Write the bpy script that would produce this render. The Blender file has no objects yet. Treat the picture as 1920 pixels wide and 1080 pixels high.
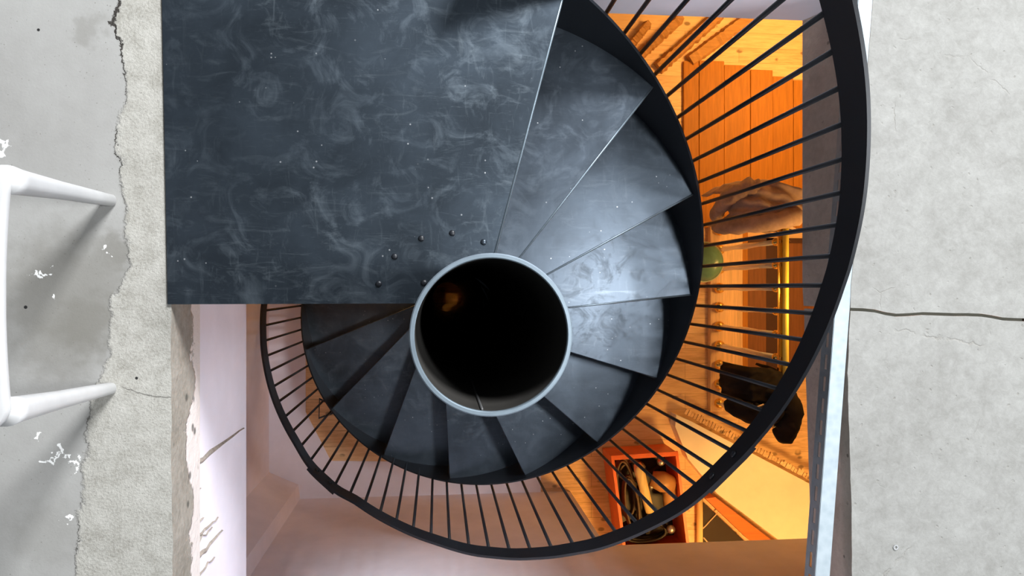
import bpy, bmesh, math, random
from mathutils import Vector, Matrix, noise
random.seed(7)
S = bpy.context.scene
COL = S.collection
PI = math.pi

# ---------------------------------------------------------------- camera
TILT = math.atan(140 / 1387.0)
cam_d = bpy.data.cameras.new('camera')
cam_d.sensor_width = 36.0
cam_d.lens = 1387.0 / 1920.0 * 36.0
cam_d.clip_start = 0.02
cam = bpy.data.objects.new('camera', cam_d)
cam.location = (0, 0, 1.6)
cam.rotation_euler = (0, -TILT, 0)
COL.objects.link(cam)
S.camera = cam

# ---------------------------------------------------------------- world, lamps, exposure
S.view_settings.view_transform = 'Standard'
S.view_settings.look = 'None'
S.view_settings.gamma = 1
S.view_settings.use_curve_mapping = False
S.view_settings.exposure = 0.0
w = bpy.data.worlds.new('daylit_room')
S.world = w
w.use_nodes = True
bg = w.node_tree.nodes['Background']
bg.inputs[0].default_value = (0.86, 0.92, 1.0, 1)
bg.inputs[1].default_value = 0.17


def lamp(name, kind, loc, energy, color, size=0.3, target=None, size_y=None):
    d = bpy.data.lights.new(name, kind)
    d.energy = energy
    d.color = color
    if kind == 'AREA':
        d.size = size
        if size_y:
            d.shape = 'RECTANGLE'
            d.size_y = size_y
    else:
        d.shadow_soft_size = size
    o = bpy.data.objects.new(name, d)
    o.location = loc
    if target is not None:
        o.rotation_euler = (Vector(target) - Vector(loc)).to_track_quat('-Z', 'Y').to_euler()
    COL.objects.link(o)
    return o


lamp('ceiling_lamp', 'AREA', (1.3, -0.05, 2.75), 62, (0.94, 0.97, 1.0), 0.36, (0.55, 0.0, 0))
lamp('far_wall_fill', 'AREA', (2.3, 3.9, 3.3), 690, (0.93, 0.95, 0.98), 1.5, (0.1, -0.9, -0.9))  # unseen fill added to brighten the front wall of the well
lamp('window_daylight', 'AREA', (4.0, -1.7, 1.75), 84, (0.90, 0.95, 1.0), 1.3, (0.0, 0.0, -0.4))
WARM = (1.0, 0.51, 0.13)
# unseen warm lights of the lower storey, aimed down to spare the front wall
lamp('lower_room_lamp', 'AREA', (2.0, 0.0, -1.50), 8, WARM, 0.3, (1.85, -0.15, -3))
lamp('lower_room_front_fill', 'AREA', (1.70, -1.72, -1.12), 27, WARM, 0.3, (1.65, -1.45, -3))  # added behind the lintel to brighten the cream sheet and crate
lamp('lower_room_back_lamp', 'AREA', (2.05, 1.30, -1.62), 21, WARM, 0.35, (1.80, 1.62, -3))
lamp('under_stair_fill', 'AREA', (-0.30, 0.45, -1.45), 1.6, (1.0, 0.52, 0.17), 0.25, (-0.30, 0.1, -3))  # added warm fill under the landing, no lamp known there

# ---------------------------------------------------------------- helpers
F = 1387.0


def at(px, py, D):
    """surveyed point: photograph position and distance below the camera -> metres"""
    u, v = px - 960.0, py - 540.0
    c, s = math.cos(TILT), math.sin(TILT)
    X = u * c + F * s
    Z = -u * s + F * c
    return Vector((X / Z * D, -v / Z * D, 1.6 - D))


def box(bm, c, s, rz=0.0, rot=None):
    m = Matrix.Translation(Vector(c)) @ (rot if rot is not None else Matrix.Rotation(rz, 4, 'Z')) @ Matrix.Diagonal((s[0], s[1], s[2], 1))
    return bmesh.ops.create_cube(bm, size=1.0, matrix=m)['verts']


def prism(bm, pts, z0, z1, pts_bottom=None):
    pb = pts_bottom or pts
    b = [bm.verts.new((p[0], p[1], z0)) for p in pb]
    t = [bm.verts.new((p[0], p[1], z1)) for p in pts]
    n = len(pts)
    side = []
    top = bm.faces.new(t)
    bm.faces.new(b[::-1])
    for i in range(n):
        side.append(bm.faces.new((b[i], b[(i + 1) % n], t[(i + 1) % n], t[i])))
    return b, t, top, side


def tube(bm, pts, r, n=10, caps=True):
    pts = [Vector(p) for p in pts]
    m = len(pts)
    rr = r if isinstance(r, (list, tuple)) else [r] * m
    rings = []
    ref = None
    for i, p in enumerate(pts):
        d = (pts[min(i + 1, m - 1)] - pts[max(i - 1, 0)]).normalized()
        if ref is None:
            ref = Vector((0, 0, 1)) if abs(d.z) < 0.9 else Vector((1, 0, 0))
        a = d.cross(ref).normalized()
        b = a.cross(d).normalized()
        ref = b
        rings.append([bm.verts.new(p + (a * math.cos(k * 2 * PI / n) + b * math.sin(k * 2 * PI / n)) * rr[i]) for k in range(n)])
    loft(bm, rings, caps)


def loft(bm, rings, caps=True):
    n = len(rings[0])
    for a, b in zip(rings, rings[1:]):
        for k in range(n):
            bm.faces.new((a[k], a[(k + 1) % n], b[(k + 1) % n], b[k]))
    if caps:
        bm.faces.new(rings[0][::-1])
        bm.faces.new(rings[-1])


def lathe(bm, prof, c, n=32, closed=False):
    c = Vector(c)
    rings = []
    for r, z in prof:
        rings.append([bm.verts.new((c.x + r * math.cos(k * 2 * PI / n), c.y + r * math.sin(k * 2 * PI / n), c.z + z)) for k in range(n)])
    for a, b in zip(rings, rings[1:] + ([rings[0]] if closed else [])):
        for k in range(n):
            bm.faces.new((a[k], a[(k + 1) % n], b[(k + 1) % n], b[k]))
    if not closed:
        bm.faces.new(rings[0][::-1])
        bm.faces.new(rings[-1])


def ball(bm, c, r, sc=(1, 1, 1), seg=16):
    m = Matrix.Translation(Vector(c)) @ Matrix.Diagonal((sc[0], sc[1], sc[2], 1))
    bmesh.ops.create_uvsphere(bm, u_segments=seg, v_segments=seg // 2 + 2, radius=r, matrix=m)


def bevel(bm, w, seg=2, edges=None):
    es = edges or [e for e in bm.edges if len(e.link_faces) == 2 and e.calc_face_angle(0) > 0.6]
    bmesh.ops.bevel(bm, geom=es, offset=w, segments=seg, affect='EDGES', profile=0.5, clamp_overlap=True)


def world_loc(o):
    v = Vector((0, 0, 0))
    while o:
        v += o.location
        o = o.parent
    return v


def obj(name, bm, mat, parent=None, smooth=False, origin=None, label=None):
    """links the collected shape as ONE mesh object; verts are given in metres in the room"""
    bmesh.ops.recalc_face_normals(bm, faces=bm.faces)
    me = bpy.data.meshes.new(name)
    if parent is not None:
        off = world_loc(parent)
        loc = Vector((0, 0, 0))
    else:
        if origin is None:
            xs = [v.co for v in bm.verts]
            lo = Vector((min(v.x for v in xs), min(v.y for v in xs), min(v.z for v in xs)))
            hi = Vector((max(v.x for v in xs), max(v.y for v in xs), max(v.z for v in xs)))
            origin = Vector(((lo.x + hi.x) / 2, (lo.y + hi.y) / 2, lo.z))
        off = Vector(origin)
        loc = off.copy()
    bmesh.ops.translate(bm, verts=bm.verts, vec=-off)
    bm.to_mesh(me)
    bm.free()
    for m in (mat if isinstance(mat, (list, tuple)) else [mat]):
        me.materials.append(m)
    if smooth:
        for p in me.polygons:
            p.use_smooth = True
    o = bpy.data.objects.new(name, me)
    o.location = loc
    COL.objects.link(o)
    if parent is not None:
        o.parent = parent
    if smooth == 'auto':
        md = o.modifiers.new('edges', 'EDGE_SPLIT')
        md.split_angle = math.radians(35)
    if label:
        o['label'] = label
    return o


def tag(o, label, cat, group=None, kind=None):
    o['label'] = label
    o['category'] = cat
    if group:
        o['group'] = group
    if kind:
        o['kind'] = kind
    return o


def thing(name, loc, label, cat, group=None):
    o = bpy.data.objects.new(name, None)
    o.empty_display_size = 0.1
    o.location = loc
    COL.objects.link(o)
    return tag(o, label, cat, group)


def struct(name, bm, mat, label, cat, smooth=False, parent=None):
    o = obj(name, bm, mat, parent, smooth, origin=(0, 0, 0))
    return tag(o, label, cat, kind='structure')


def BM():
    return bmesh.new()


# ---------------------------------------------------------------- materials
class N:
    def __init__(self, name):
        self.m = bpy.data.materials.new(name)
        self.m.use_nodes = True
        self.t = self.m.node_tree
        self.b = self.t.nodes['Principled BSDF']
        self.tc = self.t.nodes.new('ShaderNodeTexCoord')

    def n(self, typ, **kw):
        x = self.t.nodes.new(typ)
        for k, v in kw.items():
            setattr(x, k, v)
        return x

    def l(self, a, b):
        self.t.links.new(a, b)

    def co(self, sc=(1, 1, 1), rot=(0, 0, 0), out='Object', loc=(0, 0, 0)):
        mp = self.n('ShaderNodeMapping')
        mp.inputs['Scale'].default_value = sc
        mp.inputs['Rotation'].default_value = rot
        mp.inputs['Location'].default_value = loc
        self.l(self.tc.outputs[out], mp.inputs[0])
        return mp.outputs[0]

    def noise(self, scale, detail=6, rough=0.6, co=None, dist=0.0):
        x = self.n('ShaderNodeTexNoise')
        x.inputs['Scale'].default_value = scale
        x.inputs['Detail'].default_value = detail
        x.inputs['Roughness'].default_value = rough
        x.inputs['Distortion'].default_value = dist
        self.l(co if co is not None else self.co(), x.inputs['Vector'])
        return x.outputs[0]

    def vor(self, scale, co=None, feature='F1', out=0):
        x = self.n('ShaderNodeTexVoronoi', feature=feature)
        x.inputs['Scale'].default_value = scale
        self.l(co if co is not None else self.co(), x.inputs['Vector'])
        return x.outputs[out]

    def ramp(self, f, stops):
        x = self.n('ShaderNodeValToRGB')
        e = x.color_ramp.elements
        while len(e) < len(stops):
            e.new(0.5)
        for i, (p, c) in enumerate(stops):
            e[i].position = p
            e[i].color = (c, c, c, 1) if isinstance(c, (int, float)) else (*c, 1)
        self.l(f, x.inputs[0])
        return x.outputs[0]

    def math(self, op, a, b=0.0, clamp=False):
        x = self.n('ShaderNodeMath', operation=op, use_clamp=clamp)
        for i, v in enumerate((a, b)):
            if isinstance(v, (int, float)):
                x.inputs[i].default_value = v
            else:
                self.l(v, x.inputs[i])
        return x.outputs[0]

    def step(self, v, a, b):
        """0 below a, 1 above b (or reversed if a > b)"""
        x = self.n('ShaderNodeMapRange', interpolation_type='SMOOTHSTEP')
        self.l(v, x.inputs[0])
        if a < b:
            x.inputs[1].default_value, x.inputs[2].default_value = a, b
        else:
            x.inputs[1].default_value, x.inputs[2].default_value = b, a
            x.inputs[3].default_value, x.inputs[4].default_value = 1, 0
        return x.outputs[0]

    def mix(self, f, a, b, mode='MIX'):
        x = self.n('ShaderNodeMix', data_type='RGBA', blend_type=mode)
        if isinstance(f, (int, float)):
            x.inputs[0].default_value = f
        else:
            self.l(f, x.inputs[0])
        for i, v in ((6, a), (7, b)):
            if isinstance(v, (tuple, list)):
                x.inputs[i].default_value = (*v[:3], 1)
            else:
                self.l(v, x.inputs[i])
        return x.outputs[2]

    def xyz(self, co=None):
        x = self.n('ShaderNodeSeparateXYZ')
        self.l(co if co is not None else self.tc.outputs['Object'], x.inputs[0])
        return x.outputs

    def curve(self, v, lo, hi, pts):
        """piecewise map of v in [lo,hi]; pts = [(v, out)]; out scaled to metres"""
        mr = self.n('ShaderNodeMapRange')
        self.l(v, mr.inputs[0])
        mr.inputs[1].default_value, mr.inputs[2].default_value = lo, hi
        outs = [p[1] for p in pts]
        a, b = min(outs), max(outs)
        fc = self.n('ShaderNodeFloatCurve')
        c = fc.mapping.curves[0]
        pp = sorted([((p[0] - lo) / (hi - lo), (p[1] - a) / (b - a)) for p in pts])
        while len(c.points) < len(pp):
            c.points.new(0.5, 0.5)
        for q, (x, y) in zip(c.points, pp):
            q.location = (x, y)
            q.handle_type = 'VECTOR'
        fc.mapping.update()
        self.l(mr.outputs[0], fc.inputs['Value'])
        return self.math('ADD', self.math('MULTIPLY', fc.outputs[0], b - a), a)

    def dist_to(self, x, y, wob=0.0):
        """distance in the XY plane to (x,y)"""
        o = self.xyz(self.warped(wob)) if wob else self.xyz()
        dx = self.math('SUBTRACT', o[0], x)
        dy = self.math('SUBTRACT', o[1], y)
        return self.math('SQRT', self.math('ADD', self.math('MULTIPLY', dx, dx), self.math('MULTIPLY', dy, dy)))

    def warped(self, amt, scale=40):
        if not hasattr(self, '_w'):
            x = self.n('ShaderNodeTexNoise')
            x.inputs['Scale'].default_value = scale
            x.inputs['Detail'].default_value = 5
            self.l(self.tc.outputs['Object'], x.inputs['Vector'])
            s = self.n('ShaderNodeVectorMath', operation='SUBTRACT')
            self.l(x.outputs['Color'], s.inputs[0])
            s.inputs[1].default_value = (0.5, 0.5, 0.5)
            m = self.n('ShaderNodeVectorMath', operation='SCALE')
            self.l(s.outputs[0], m.inputs[0])
            m.inputs['Scale'].default_value = amt
            a = self.n('ShaderNodeVectorMath', operation='ADD')
            self.l(self.tc.outputs['Object'], a.inputs[0])
            self.l(m.outputs[0], a.inputs[1])
            self._w = a.outputs[0]
        return self._w

    def bump(self, h, strength=0.3, dist=0.01):
        x = self.n('ShaderNodeBump')
        x.inputs['Strength'].default_value = strength
        x.inputs['Distance'].default_value = dist
        self.l(h, x.inputs['Height'])
        self.l(x.outputs[0], self.b.inputs['Normal'])

    def out(self, color=None, rough=None, metal=None, spec=None, **kw):
        for k, v in (('Base Color', color), ('Roughness', rough), ('Metallic', metal), ('Specular IOR Level', spec)):
            if v is None:
                continue
            if isinstance(v, (int, float)):
                self.b.inputs[k].default_value = v
            elif isinstance(v, (tuple, list)):
                self.b.inputs[k].default_value = (*v, 1)
            else:
                self.l(v, self.b.inputs[k])
        for k, v in kw.items():
            self.b.inputs[k.replace('_', ' ')].default_value = v
        return self.m


def plain(name, c, rough=0.6, metal=0.0, var=0.15, scale=12, **kw):
    m = N(name)
    f = m.noise(scale, 5)
    col = m.ramp(f, [(0.25, tuple(x * (1 - var) for x in c)), (0.75, tuple(min(1, x * (1 + var)) for x in c))])
    return m.out(col, rough, metal, **kw)


def mat_concrete_left():
    m = N('concrete_screed')
    o = m.xyz()
    big = m.noise(2.6, 5, 0.55)
    mid = m.noise(22, 8, 0.7)
    fine = m.noise(170, 4, 0.7)
    wob = m.math('MULTIPLY', m.math('SUBTRACT', m.noise(26, 6, 0.65), 0.5), 0.055)
    xw = m.math('ADD', o[0], wob)
    # where the smooth grey screed ends and the rough mortar margin begins
    px = [(220, -30), (214, 40), (234, 120), (240, 160), (222, 232), (226, 330), (238, 420), (240, 490), (212, 570), (206, 660), (170, 740), (158, 830), (152, 940), (143, 1020), (138, 1110)]
    pts = [(at(a, b, 1.606).y, at(a, b, 1.606).x) for a, b in px]
    bx = m.curve(o[1], -0.68, 0.66, pts)
    d = m.math('SUBTRACT', xw, bx)
    margin = m.step(d, -0.004, 0.006)
    col_s = m.ramp(m.math('ADD', m.math('MULTIPLY', big, 0.7), m.math('MULTIPLY', mid, 0.3)), [(0.3, (0.274, 0.268, 0.253)), (0.5, (0.327, 0.322, 0.306)), (0.7, (0.372, 0.370, 0.353))])
    col_m = m.ramp(m.math('ADD', m.math('MULTIPLY', mid, 0.6), m.math('MULTIPLY', fine, 0.4)), [(0.34, (0.258, 0.247, 0.213)), (0.5, (0.380, 0.368, 0.331)), (0.66, (0.471, 0.458, 0.418))])
    c = m.mix(margin, col_s, col_m)
    # damp stains on the screed
    for (sx, sy, r, k) in ((125, 550, 0.20, 0.62), (165, 610, 0.085, 0.5), (228, 470, 0.06, 0.55), (165, 55, 0.045, 0.35), (110, 660, 0.11, 0.3), (90, 1000, 0.10, 0.25)):
        q = at(sx, sy, 1.606)
        f = m.step(m.dist_to(q.x, q.y, 0.09), r, r * 0.3)
        f = m.math('MULTIPLY', m.math('MULTIPLY', f, m.step(d, 0.004, -0.004)), k)
        c = m.mix(f, c, (0.17, 0.162, 0.14))
    # broken crack along the boundary: wide open at the top, hairline lower down
    wcr = m.curve(o[1], -0.68, 0.66, [(-0.68, 0.0004), (-0.4, 0.001), (-0.1, 0.0004), (0.15, 0.0010), (0.3, 0.0014), (0.42, 0.0012), (0.5, 0.0032), (0.57, 0.0045), (0.66, 0.0012)])
    brk = m.ramp(m.noise(9, 3), [(0.40, 0.0), (0.52, 1.0)])
    up = m.step(o[1], 0.40, 0.46)
    brk = m.math('MAXIMUM', brk, up)
    cr = m.math('SUBTRACT', 1.0, m.math('DIVIDE', m.math('ABSOLUTE', d), wcr), clamp=True)
    cr = m.math('MULTIPLY', m.step(cr, 0.0, 0.6), brk)
    c = m.mix(cr, c, (0.045, 0.04, 0.035))
    # second short crack running across the margin, thrown off the chair
    yb = m.curve(o[0], -0.72, -0.50, [(-0.72, at(100, 715, 1.606).y), (-0.66, at(215, 722, 1.606).y), (-0.62, at(250, 738, 1.606).y), (-0.58, at(290, 744, 1.606).y), (-0.50, at(318, 742, 1.606).y)])
    e = m.math('ABSOLUTE', m.math('SUBTRACT', m.math('ADD', o[1], m.math('MULTIPLY', wob, 0.4)), yb))
    f = m.math('MULTIPLY', m.step(e, 0.0018, 0.0005), m.step(o[0], -0.66, -0.64))
    c = m.mix(m.math('MULTIPLY', f, 0.75), c, (0.10, 0.095, 0.085))
    # pits in the rough margin
    pit = m.math('MULTIPLY', m.step(m.vor(95), 0.16, 0.06), m.ramp(m.noise(30, 3), [(0.48, 0.0), (0.6, 1.0)]))
    c = m.mix(m.math('MULTIPLY', pit, 0.7), c, (0.16, 0.15, 0.13))
    # dried white splashes
    for (sx, sy, r) in ((110, 848, 0.008), (121, 858, 0.006), (134, 853, 0.009), (142, 872, 0.008), (91, 866, 0.007), (103, 860, 0.006), (70, 815, 0.008), (122, 973, 0.009), (66, 522, 0.010), (80, 512, 0.008), (196, 470, 0.009), (97, 551, 0.006), (6, 272, 0.012)):
        q = at(sx, sy, 1.606)
        c = m.mix(m.step(m.dist_to(q.x, q.y, 0.09), r, r * 0.7), c, (0.86, 0.86, 0.84))
    for (sx, sy, r) in ((48, 576, 0.0035), (256, 709, 0.003), (72, 56, 0.003)):
        q = at(sx, sy, 1.606)
        c = m.mix(m.step(m.dist_to(q.x, q.y), r * 1.2, r * 0.8), c, (0.02, 0.02, 0.02))
    h = m.math('ADD', m.math('MULTIPLY', fine, m.math('ADD', m.math('MULTIPLY', margin, 0.6), 0.12)), m.math('MULTIPLY', margin, 0.35))
    h = m.math('SUBTRACT', h, m.math('MULTIPLY', cr, 0.8))
    m.bump(h, 0.5, 0.006)
    return m.out(c, 0.85, spec=0.25)


def mat_concrete_right():
    m = N('pale_concrete')
    big = m.noise(3.2, 6, 0.6)
    mid = m.noise(16, 9, 0.72)
    fine = m.noise(120, 5, 0.7)
    mott = m.noise(48, 8, 0.75, None, 0.6)
    f = m.math('ADD', m.math('ADD', m.math('MULTIPLY', big, 0.25), m.math('MULTIPLY', mid, 0.35)), m.math('MULTIPLY', mott, 0.40))
    c = m.ramp(f, [(0.36, (0.181, 0.177, 0.162)), (0.5, (0.235, 0.232, 0.217)), (0.62, (0.282, 0.280, 0.264))])
    pit = m.math('MULTIPLY', m.step(m.vor(42, m.warped(0.02)), 0.17, 0.08), m.ramp(m.noise(19, 4), [(0.50, 0.0), (0.58, 1.0)]))
    c = m.mix(m.math('MULTIPLY', pit, 0.6), c, (0.2, 0.19, 0.17))
    # hairline cracks, patchy
    ed = m.vor(3.0, m.warped(0.06, 14), 'DISTANCE_TO_EDGE')
    hair = m.math('MULTIPLY', m.step(ed, 0.006, 0.001), m.ramp(m.noise(5.5, 3), [(0.56, 0.0), (0.62, 1.0)]))
    c = m.mix(m.math('MULTIPLY', hair, 0.6), c, (0.22, 0.21, 0.19))
    m.bump(m.math('SUBTRACT', m.math('ADD', m.math('MULTIPLY', fine, 0.4), m.math('MULTIPLY', mid, 0.6)), m.math('ADD', pit, hair)), 0.35, 0.005)
    return m.out(c, 0.8, spec=0.25)


def mat_slab_edge():
    m = N('raw_slab_edge')
    o = m.xyz()
    f = m.math('ADD', m.math('MULTIPLY', m.noise(9, 6), 0.6), m.math('MULTIPLY', m.noise(60, 6), 0.4))
    c = m.ramp(f, [(0.35, (0.46, 0.37, 0.305)), (0.5, (0.55, 0.445, 0.375)), (0.65, (0.63, 0.515, 0.44))])
    pit = m.math('MULTIPLY', m.step(m.vor(36), 0.2, 0.1), m.ramp(m.noise(14, 3), [(0.5, 0.0), (0.6, 1.0)]))
    c = m.mix(m.math('MULTIPLY', pit, 0.7), c, (0.09, 0.075, 0.06))
    m.bump(f, 0.6, 0.01)
    return m.out(c, 0.9, spec=0.2)


def mat_slab_edge_left():
    m = N('slab_edge_with_torn_plaster')
    o = m.xyz()
    f = m.math('ADD', m.math('MULTIPLY', m.noise(9, 6), 0.6), m.math('MULTIPLY', m.noise(60, 6), 0.4))
    c = m.ramp(f, [(0.35, (0.218, 0.199, 0.166)), (0.5, (0.305, 0.279, 0.239)), (0.65, (0.371, 0.345, 0.305))])
    zz = m.math('ADD', o[2], m.math('MULTIPLY', m.math('SUBTRACT', m.noise(7, 6, 0.6), 0.5), 0.22))
    white = m.step(zz, -0.125, -0.135)
    hole = m.math('MULTIPLY', m.step(m.vor(22), 0.28, 0.12), m.ramp(m.noise(8, 3), [(0.5, 0.0), (0.58, 1.0)]))
    c = m.mix(white, c, (0.72, 0.66, 0.63))
    c = m.mix(m.math('MULTIPLY', hole, 0.8), c, (0.07, 0.07, 0.06))
    m.bump(m.math('ADD', f, m.math('MULTIPLY', white, -0.5)), 0.6, 0.012)
    return m.out(c, 0.9, spec=0.2)


def mat_plaster(name, c):
    m = N(name)
    f = m.noise(5, 6)
    col = m.ramp(f, [(0.3, tuple(x * 0.93 for x in c)), (0.7, tuple(min(1, x * 1.05) for x in c))])
    m.bump(m.noise(90, 5), 0.08, 0.004)
    return m.out(col, 0.8, spec=0.25)


def mat_scuffed_steel(name, base, scuff=0.5, rough=0.42):
    m = N(name)
    o = m.co()
    cloud = m.noise(4.5, 7, 0.62, o, 0.4)
    swirl = m.noise(11, 8, 0.68, o, 1.6)
    st = m.noise(9, 6, 0.7, m.co((1, 4.5, 1), (0, 0, 0.7)), 1.2)
    st2 = m.noise(10, 6, 0.7, m.co((5, 1, 1), (0, 0, 0.5)), 1.0)
    k1 = m.ramp(swirl, [(0.50, 0.0), (0.72, 1.0)])
    k2 = m.ramp(st, [(0.55, 0.0), (0.75, 1.0)])
    k3 = m.ramp(st2, [(0.57, 0.0), (0.74, 1.0)])
    c = m.ramp(cloud, [(0.3, tuple(x * 0.72 for x in base)), (0.7, tuple(x * 1.3 for x in base))])
    blot = m.ramp(m.noise(2.7, 4, 0.6, o, 0.5), [(0.40, 0.25), (0.64, 1.0)])
    scuff = m.math('MULTIPLY', blot, scuff)
    pale = (base[0] * 3.4 + 0.03, base[1] * 3.2 + 0.03, base[2] * 2.9 + 0.03)
    c = m.mix(m.math('MULTIPLY', k1, m.math('MULTIPLY', scuff, 0.55)), c, pale)
    c = m.mix(m.math('MULTIPLY', k2, m.math('MULTIPLY', scuff, 0.75)), c, pale)
    c = m.mix(m.math('MULTIPLY', k3, m.math('MULTIPLY', scuff, 0.6)), c, pale)
    # thin scratches
    for i, (ang, sc) in enumerate(((0.5, 7), (1.9, 6), (2.7, 8))):
        sv = m.noise(sc, 2, 0.5, m.co((1, 26, 1), (0, 0, ang), loc=(i * 3.1, 1.7, 0)), 0.3)
        ln = m.math('MULTIPLY', m.step(m.math('ABSOLUTE', m.math('SUBTRACT', sv, 0.62)), 0.006, 0.0015), m.ramp(m.noise(6 + i, 3), [(0.55, 0.0), (0.62, 1.0)]))
        c = m.mix(m.math('MULTIPLY', ln, m.math('MULTIPLY', scuff, 0.6)), c, pale)
    # specks of white dust
    sp = m.math('MULTIPLY', m.step(m.vor(38), 0.085, 0.05), m.ramp(m.noise(7, 3), [(0.5, 0.0), (0.56, 1.0)]))
    c = m.mix(m.math('MULTIPLY', sp, 0.75), c, (0.5, 0.52, 0.54))
    r = m.math('ADD', rough - 0.06, m.math('MULTIPLY', m.math('ADD', cloud, k1), 0.12))
    m.bump(m.noise(70, 4), 0.03, 0.002)
    return m.out(c, r, 0.8, spec=0.6)


def mat_planks(name, axis, c_dark, c_mid, c_light, width=0.09, knots=True):
    m = N(name)
    o = m.tc.outputs['Object']
    br = m.n('ShaderNodeTexBrick')
    mp = m.n('ShaderNodeMapping')
    mp.inputs['Rotation'].default_value = (0, 0, axis)
    m.l(o, mp.inputs[0])
    m.l(mp.outputs[0], br.inputs[0])
    br.inputs['Color1'].default_value = (0.15, 0.15, 0.15, 1)
    br.inputs['Color2'].default_value = (0.85, 0.85, 0.85, 1)
    br.inputs['Mortar'].default_value = (0, 0, 0, 1)
    br.inputs['Scale'].default_value = 1.0
    br.inputs['Mortar Size'].default_value = 0.001
    br.inputs['Brick Width'].default_value = 0.9
    br.inputs['Row Height'].default_value = width
    br.offset = 0.37
    gr = m.noise(7, 8, 0.65, m.co((1.2, 11, 1) if axis == 0 else (11, 1.2, 1)), 0.6)
    g = m.math('ADD', m.math('MULTIPLY', br.outputs[0], 0.3), m.math('MULTIPLY', gr, 0.7))
    c = m.ramp(g, [(0.28, c_dark), (0.48, c_mid), (0.68, c_light)])
    if knots:
        k = m.math('MULTIPLY', m.step(m.vor(13, m.co((0.6, 1.0, 1))), 0.20, 0.10), m.ramp(m.noise(6, 3), [(0.42, 0.0), (0.50, 1.0)]))
        c = m.mix(m.math('MULTIPLY', k, 0.8), c, tuple(x * 0.35 for x in c_dark))
    c = m.mix(m.math('MULTIPLY', br.outputs['Fac'], 0.6), c, tuple(x * 0.5 for x in c_dark))
    return m.out(c, 0.5, spec=0.4)


def mat_wood(name, c, rough=0.5, along='x'):
    m = N(name)
    g = m.noise(9, 8, 0.65, m.co((0.5, 8, 8) if along == 'x' else (8, 0.5, 8)), 0.2)
    col = m.ramp(g, [(0.3, tuple(x * 0.78 for x in c)), (0.52, c), (0.72, tuple(min(1, x * 1.2) for x in c))])
    return m.out(col, rough, spec=0.4)


def mat_galv():
    m = N('galvanised_steel')
    f = m.noise(30, 4)
    v = m.vor(60)
    col = m.ramp(m.math('ADD', m.math('MULTIPLY', f, 0.6), m.math('MULTIPLY', v, 0.4)), [(0.3, (0.30, 0.355, 0.39)), (0.7, (0.38, 0.435, 0.465))])
    return m.out(col, 0.5, 0.35)


def mat_fabric(name, c, folds=0.0):
    m = N(name)
    f = m.noise(14, 6, 0.65)
    col = m.ramp(f, [(0.3, tuple(x * 0.7 for x in c)), (0.7, tuple(x * 1.25 for x in c))])
    m.bump(m.noise(220, 3), 0.25, 0.003)
    return m.out(col, 0.9, spec=0.15)


M = {}
M['floor_l'] = mat_concrete_left()
M['floor_r'] = mat_concrete_right()
M['edge'] = mat_slab_edge()
M['edge_l'] = mat_slab_edge_left()
M['white'] = mat_plaster('white_plaster', (0.84, 0.80, 0.89))
M['grey_plaster'] = mat_plaster('pale_grey_plaster', (0.55, 0.53, 0.52))
M['joint'] = plain('dark_joint_filler', (0.10, 0.10, 0.08), 0.95)
M['mortar'] = plain('grey_mortar', (0.34, 0.30, 0.26), 0.95, scale=60, var=0.3)
M['landing'] = mat_scuffed_steel('scuffed_blue_black_steel', (0.044, 0.058, 0.074), 1.05, 0.38)
M['tread'] = mat_scuffed_steel('brushed_blue_black_steel', (0.059, 0.074, 0.093), 0.35, 0.33)
M['black'] = plain('black_painted_steel', (0.010, 0.012, 0.016), 0.42, 0.0, var=0.2, scale=9)
M['rail'] = plain('satin_black_flat_bar', (0.008, 0.009, 0.012), 0.42, 0.0, var=0.2, scale=9)
M['pipe'] = plain('blue_black_pipe', (0.05, 0.062, 0.078), 0.4, 0.3, var=0.2)
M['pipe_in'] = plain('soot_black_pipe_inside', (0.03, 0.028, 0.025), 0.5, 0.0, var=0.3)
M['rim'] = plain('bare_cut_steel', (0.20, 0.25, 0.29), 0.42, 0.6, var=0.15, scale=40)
M['weld'] = plain('weld_bead', (0.10, 0.10, 0.10), 0.5, 0.6)
M['galv'] = mat_galv()
M['plastic'] = plain('white_plastic', (0.50, 0.50, 0.495), 0.42, 0.0, var=0.06, scale=20)
M['pine'] = mat_planks('knotty_pine_planks', 0, (0.55, 0.33, 0.16), (0.78, 0.52, 0.28), (0.90, 0.66, 0.40))
M['orange_board'] = mat_wood('orange_stained_board', (0.44, 0.165, 0.010), 0.6, 'y')
M['base_wood'] = mat_wood('pale_varnished_wood', (0.78, 0.50, 0.26), 0.45, 'y')
M['bark'] = mat_wood('rough_sawn_wood', (0.48, 0.25, 0.09), 0.8)
M['brown'] = mat_wood('dark_brown_wood', (0.22, 0.085, 0.03), 0.6, 'y')
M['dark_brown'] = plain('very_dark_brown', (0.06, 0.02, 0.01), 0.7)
M['gold'] = plain('polished_brass', (0.86, 0.58, 0.16), 0.22, 1.0, var=0.08)
M['gold_rail'] = plain('yellow_brass_rail', (0.98, 0.82, 0.14), 0.42, 0.2, var=0.05)
M['acrylic'] = plain('clear_acrylic', (0.98, 0.95, 0.92), 0.08, 0.0, var=0.01, Transmission_Weight=0.6, IOR=1.45)
M['coat'] = mat_fabric('taupe_cloth', (0.50, 0.37, 0.31))
M['black_cloth'] = mat_fabric('black_cloth', (0.018, 0.015, 0.014))
M['green'] = plain('sea_green_glass', (0.16, 0.34, 0.22), 0.25, 0.0, var=0.2, scale=20)
M['pale_edge'] = plain('pale_green_edge', (0.65, 0.68, 0.45), 0.35)
M['cream'] = mat_plaster('cream_panel', (0.86, 0.80, 0.70))
M['red_wood'] = mat_wood('reddish_timber', (0.62, 0.17, 0.03), 0.5)
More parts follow.
